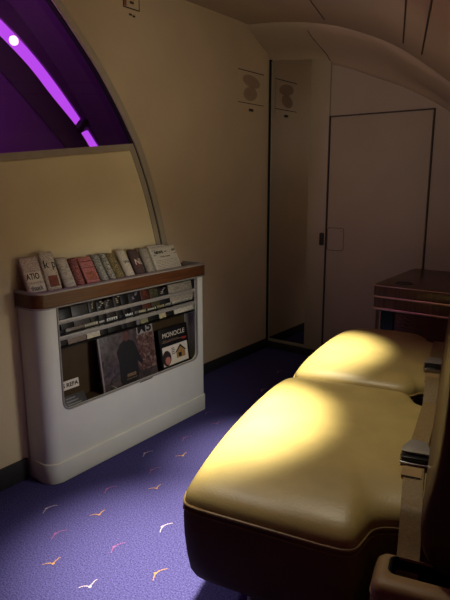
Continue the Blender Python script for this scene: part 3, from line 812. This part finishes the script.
def make_seat(label, outline, v0, v1, arm):
    root = empty('cabin_seat', W(-.28, (v0+v1)/2, 0), TH)
    root['u0'] = -.28; root['v0'] = (v0+v1)/2
    tag(root, label, 'seat', 'cabin seats in a row')
    cu = make_cushion(outline, root)
    make_back(root, v0+.02, v1-.008)
    bm = bmesh.new()
    a = Wl(root, -.40, v0+.22, 0); b_ = Wl(root, .12, v1-.16, .32)
    box(bm, a[0], b_[0], a[1], b_[1], 0, .318, .01)
    a = Wl(root, .06, v0+.2, 0); b_ = Wl(root, .14, v1-.16, .32)
    box(bm, a[0], b_[0], a[1], b_[1], .30, .52, .01)
    obj('seat_base', bm, M['seatbase'], root)
    for v in (v0+.17, v1-.12):
        bm = bmesh.new(); p = Wl(root, -.46, v, 0); q = Wl(root, -.38, v, 0)
        box(bm, p[0]-.02, p[0]+.02, p[1]-.02, p[1]+.02, 0, .012, .003)
        tube(bm, [(p[0], p[1], .01), (p[0]+.01, p[1], .15), (p[0]+.02, p[1], .315)], .014, 10)
        obj('leg', bm, M['greymetal'], root)
    if arm:
        bm = bmesh.new()
        P = rrect(-.112, .10, .985, 1.100, .022)
        t = bmesh.new()
        slot = rrect(-.078, .045, 1.034, 1.088, .014)
        R = lambda pts, z: [Wl(root, u, v, z) for u, v in pts]
        loft(bm, [R(P, .02), R(P, .494), R(rrect(-.108, .096, .989, 1.096, .02), .508), R(rrect(-.10, .088, .997, 1.092, .014), .514), R(rrect(-.084, .051, 1.030, 1.090, .016), .515), R(slot, .510), R(slot, .44)], cap0=True, cap1=True)
        arm_o = obj('armrest', bm, [M['armrest'], M['gap']], root, angle=50)
        a0 = Wl(root, -.083, 1.031, 0); a1 = Wl(root, .05, 1.089, 0)
        for p in arm_o.data.polygons:
            if a0[0] < p.center.x < a1[0] and a0[1] < p.center.y < a1[1] and .40 < p.center.z < .5132: p.material_index = 1  # slot walls blackened to paint in the recess shade
        bm = bmesh.new(); prism(bm, R_xy(root, rrect(-.077, .044, 1.035, 1.087, .013)), 'z', .441, .446); obj('slot_shade', bm, M['gap'], arm_o)  # black plate painting the shade on the slot floor
        bm = bmesh.new(); tube(bm, R(rrect(-.1125, .1005, .9845, 1.1005, .0225), .484), .0018, 6, closed=True); obj('stitching', bm, M['shadeleather'], arm_o)
    return root, cu
def R_xy(root, pts): return [(u-root['u0'], v-root['v0']) for u, v in pts]
NEAR = [(-.562, 1.066), (-.45, 1.060), (-.30, 1.053), (-.20, 1.048), (-.158, 1.056), (-.145, 1.10), (-.132, 1.155), (-.08, 1.178), (0, 1.18), (.04, 1.18), (.04, 1.3), (.04, 1.75), (.04, 1.845), (-.03, 1.85), (-.085, 1.865), (-.105, 1.91), (-.125, 1.962), (-.18, 1.972), (-.35, 1.975), (-.50, 1.975), (-.575, 1.965), (-.602, 1.88), (-.613, 1.72), (-.618, 1.5), (-.609, 1.3), (-.594, 1.16), (-.582, 1.09)]
FAR = [(-.535, 1.992), (-.40, 1.995), (-.25, 1.994), (-.15, 1.990), (-.115, 2.01), (-.10, 2.045), (-.04, 2.06), (.04, 2.06), (.04, 2.2), (.04, 2.5), (.04, 2.60), (-.05, 2.615), (-.095, 2.65), (-.115, 2.72), (-.16, 2.77), (-.30, 2.79), (-.42, 2.78), (-.50, 2.72), (-.535, 2.60), (-.562, 2.40), (-.575, 2.2), (-.575, 2.08), (-.57, 2.01)]
s1, c1_ = make_seat('nearest tan leather seat with a broad cushion and slotted armrest box', NEAR, 1.06, 1.985, True)
s2, c2_ = make_seat('farther tan leather seat between the nearest seat and the dark cabinet', FAR, 1.99, 2.79, False)
bpy.context.view_layer.update()

def bvh(o):
    bm = bmesh.new(); bm.from_mesh(o.data); bm.transform(o.matrix_world)
    t = BVHTree.FromBMesh(bm); bm.free(); return t
def drop(t, u, v):
    h = t.ray_cast(W(u, v, 1.0), Vector((0, 0, -1)))
    return h[0].z if h[0] is not None else None

# seat belts
def belt(label, cush, path, bu, bv, w=.047):
    """path: (u, v, z or None -> resting on the cushion)"""
    T = bvh(cush)
    pts = []
    for u, v, z in path:
        if z is None: z = drop(T, u, v)+.004
        pts.append((u, v, z))
    zb = drop(T, bu, bv)
    root = empty('seat_belt', W(bu, bv, zb+.004), TH); tag(root, label, 'seat belt', 'lap belts on the seats')
    L = lambda u, v, z: (u-bu, v-bv, z-zb-.004)
    pts = catmull(pts, 6)
    bm = bmesh.new(); rows = []
    for i, (u, v, z) in enumerate(pts):
        a = Vector(pts[max(i-1, 0)]); b_ = Vector(pts[min(i+1, len(pts)-1)])
        d = (b_-a).normalized(); nrm = Vector((1, 0, 0)).cross(d).normalized()
        if nrm.z < 0: nrm = -nrm
        p = Vector((u, v, z)); e = Vector((w/2, 0, 0))
        rows.append([L(*q) for q in (p-e, p+e, p+e+nrm*.0025, p-e+nrm*.0025)])
    loft(bm, rows); obj('strap', bm, M['webbing'], root, angle=40)
    # buckle: chrome body, dark mouth towards the camera side, brushed lift lever
    bm = bmesh.new()
    P = [(-.036, -.052), (.036, -.052), (.038, -.045), (.037, -.012), (.020, .050), (-.020, .050), (-.037, -.012), (-.038, -.045)]
    prism(bm, P, 'z', .003, .020, bev=.003)
    bk = obj('buckle', bm, M['chrome'], root)
    bm = bmesh.new(); box(bm, -.033, .033, -.0535, -.036, .0075, .0215, .002); obj('dark_mouth', bm, M['black'], bk)
    bm = bmesh.new(); tube(bm, [(-.036, -.056, .007), (-.02, -.0585, .0065), (0, -.0595, .0065), (.02, -.0585, .0065), (.036, -.056, .007)], .0036, 8); obj('chrome_lip', bm, M['chrome'], bk)
    bm = bmesh.new(); prism(bm, [(-.036, -.036), (.036, -.036), (.035, -.010), (.019, .046), (-.019, .046), (-.035, -.010)], 'z', .0205, .0265, bev=.002)
    for v in bm.verts: v.co.z += (-.022-v.co.y)*-.0+(.006 if v.co.y < 0 else 0)*.5
    obj('lever', bm, M['lever'], bk)
    # stitched label on the strap, nearer the camera
    bm = bmesh.new(); rows = []
    for k in range(5):
        v = bv-.07-.012*k; z = drop(T, bu-.004, v)
        rows.append([L(bu-.004+s*.024, v, z+.0072) for s in (-1, 1)]+[L(bu-.004+s*.024, v, z+.0082) for s in (1, -1)])
    loft(bm, rows); tg = obj('strap_label', bm, M['armrest'], root)
    bm = bmesh.new(); v = bv-.12; z = drop(T, bu-.004, v)+.0088
    tube(bm, [L(bu-.026, v, z), L(bu, v, z), L(bu+.018, v, z)], .0015, 6); obj('stitch_line', bm, M['ink'], tg)
    return root
belt('lap belt with steel buckle lying across the nearest seat', c1_, [(-.045, 1.905, .45), (-.046, 1.885, .52), (-.048, 1.855, .566), (-.050, 1.80, None), (-.056, 1.6, None), (-.062, 1.43, None), (-.060, 1.3, None), (-.056, 1.22, None), (-.054, 1.19, .570), (-.052, 1.16, .545), (-.050, 1.125, .512), (-.049, 1.085, .480), (-.049, 1.065, .455)], -.062, 1.42)
belt('lap belt with steel buckle lying across the farther seat', c2_, [(-.05, 2.66, .45), (-.05, 2.645, .52), (-.051, 2.615, .562), (-.054, 2.56, None), (-.056, 2.4, None), (-.056, 2.2, None), (-.056, 2.12, None), (-.056, 2.07, .566), (-.056, 2.03, .545), (-.056, 1.98, .515), (-.056, 1.93, .48), (-.056, 1.91, .44)], -.056, 2.19)

# ------------------------------------------------------------------ cabinet at the back right
cab = empty('side_cabinet', (-.88, 3.19, 0)); tag(cab, 'dark wood cabinet with pale edge bands in the back right corner', 'cabinet')
X0, X1, Y0, Y1 = -1.150, -.615, 2.85, 3.532
def cb(name, bm, m, parent=cab, **k):
    for v in bm.verts: v.co -= Vector((-.88, 3.19, 0))
    return obj(name, bm, m, parent, **k)
def cabplan(o=0., r=.03):
    P = [(X0-o, Y1)]
    cx, cy = X0-o+r, Y0-o+r
    P += [(cx-r*math.cos(t), cy-r*math.sin(t)) for t in [k*math.pi/2/7 for k in range(8)]]
    P += [(X1, Y0-o), (X1, Y1)]
    return P
bm = bmesh.new(); prism(bm, cabplan(0), 'z', .678, .738, bev=.004); cb('cabinet_top', bm, M['darkwood'])
bm = bmesh.new(); prism(bm, cabplan(-.002), 'z', .612, .668); cb('upper_band', bm, M['darkwood'])
bm = bmesh.new(); prism(bm, cabplan(-.012), 'z', .03, .60); cb('cabinet_body', bm, M['darkwood'])
bm = bmesh.new(); prism(bm, cabplan(-.04), 'z', 0, .04); cb('plinth', bm, M['base'])
for z, h in ((.668, .010), (.600, .012)):
    bm = bmesh.new(); prism(bm, cabplan(.002), 'z', z, z+h, bev=.003); cb('edge_band', bm, M['brass'])
bm = bmesh.new(); tube(bm, [(x, y, .734) for x, y in cabplan(.0005)[:-1]], .0035, 6); cb('top_edge', bm, M['brass'])
bm = bmesh.new()
prism(bm, rrect(-1.092, -1.025, .36, .592, .004), 'y', Y0+.002, Y0+.013); dr = cb('narrow_door', bm, mat('dark_green_glass', (26, 44, 30), .15, noise=.2, nscale=20))
bm = bmesh.new(); box(bm, -1.100, -1.094, Y0-.002, Y0+.013, .36, .592, .001); cb('pale_edge', bm, M['brass'], dr)
bm = bmesh.new()
for k in range(11):
    P = [(-1.008+.012*i, Y0+.010+.0015*math.sin(i*2.1+k), .586-.020*k+.006*math.sin(i*1.7+k)) for i in range(9)]
    tube(bm, P, .0022, 5)
cb('woven_grille', bm, mat('dull_bronze_wire', (110, 76, 60), .5, metal=.3, noise=.1))
bm = bmesh.new()
el = lambda a, b_, z: [(-1.018+a*math.cos(t), 2.972+b_*math.sin(t), z) for t in [k*math.pi/14 for k in range(28)]]
loft(bm, [el(.050, .040, .737), el(.050, .040, .741), el(.040, .031, .741), el(.038, .029, .7385)], cap0=False)
cb('cup_recess', bm, M['black'])

# ------------------------------------------------------------------ lights
def spot(name, loc, target, power, col, size, blend, radius):
    l = bpy.data.lights.new(name, 'SPOT'); l.energy = power; l.color = col; l.spot_size = math.radians(size); l.spot_blend = blend; l.shadow_soft_size = radius
    o = bpy.data.objects.new(name, l); C.objects.link(o); o.location = loc
    o.rotation_euler = (Vector(target)-Vector(loc)).to_track_quat('-Z', 'Y').to_euler(); return o
def area(name, loc, target, power, col, sx, sy):
    l = bpy.data.lights.new(name, 'AREA'); l.energy = power; l.color = col; l.shape = 'RECTANGLE'; l.size = sx; l.size_y = sy
    o = bpy.data.objects.new(name, l); C.objects.link(o); o.location = loc
    o.rotation_euler = (Vector(target)-Vector(loc)).to_track_quat('-Z', 'Y').to_euler(); return o
def point(name, loc, power, col, r=.1):
    l = bpy.data.lights.new(name, 'POINT'); l.energy = power; l.color = col; l.shadow_soft_size = r
    o = bpy.data.objects.new(name, l); C.objects.link(o); o.location = loc; return o

spot('reading_light_near', W(-.42, 1.62, 1.98), W(-.70, 1.50, .55), 800, (1, .94, .74), 36, 1., .03)
spot('reading_light_far', W(-.34, 2.38, 1.92), W(-.60, 2.29, .55), 520, (1, .94, .72), 34, 1., .03)
spot('seat_wide_fill', W(-.45, 1.75, 2.0), W(-.40, 1.62, .55), 34, (1, .92, .70), 72, 1., .05)  # added wide fill lifting the dimmer right half of the seats
spot('reading_light_aisle', W(-.86, 1.50, 2.15), W(-.98, .98, 0), 50, (1, .95, .90), 50, 1., .04)
spot('seat_bounce_fill', W(-.30, 1.85, .98), (-1.95, 1.82, .36), 23, (1, .97, .90), 80, 1., .12)  # added fill imitating light bounced from the bright seats onto the rack
g = area('cabin_fill', (-1.0, 1.3, 2.12), (-2.2, 2.05, 1.80), 1.5, (1, .93, .72), .5, .5); g.data.spread = math.radians(115)  # added soft fill for the warm tone of the left wall
g = area('aft_fill', (-1.2, 1.4, 1.75), (-1.8, 3.5, 1.75), 1.15, (1, .95, .76), .4, .4); g.data.spread = math.radians(105)  # added fill, no fixture: brightens the back wall and ceiling
point('stair_fill', (-2.14, 1.02, 1.75), 8, (.80, .22, 1), .05)  # added unseen violet fill for the ambient tint of the stair alcove
w = bpy.data.worlds.new('world'); SC.world = w; w.use_nodes = True
w.node_tree.nodes['Background'].inputs['Color'].default_value = (.02, .015, .011, 1)
w.node_tree.nodes['Background'].inputs['Strength'].default_value = 1
SC.view_settings.view_transform = 'Standard'; SC.view_settings.look = 'None'
SC.view_settings.exposure = 0
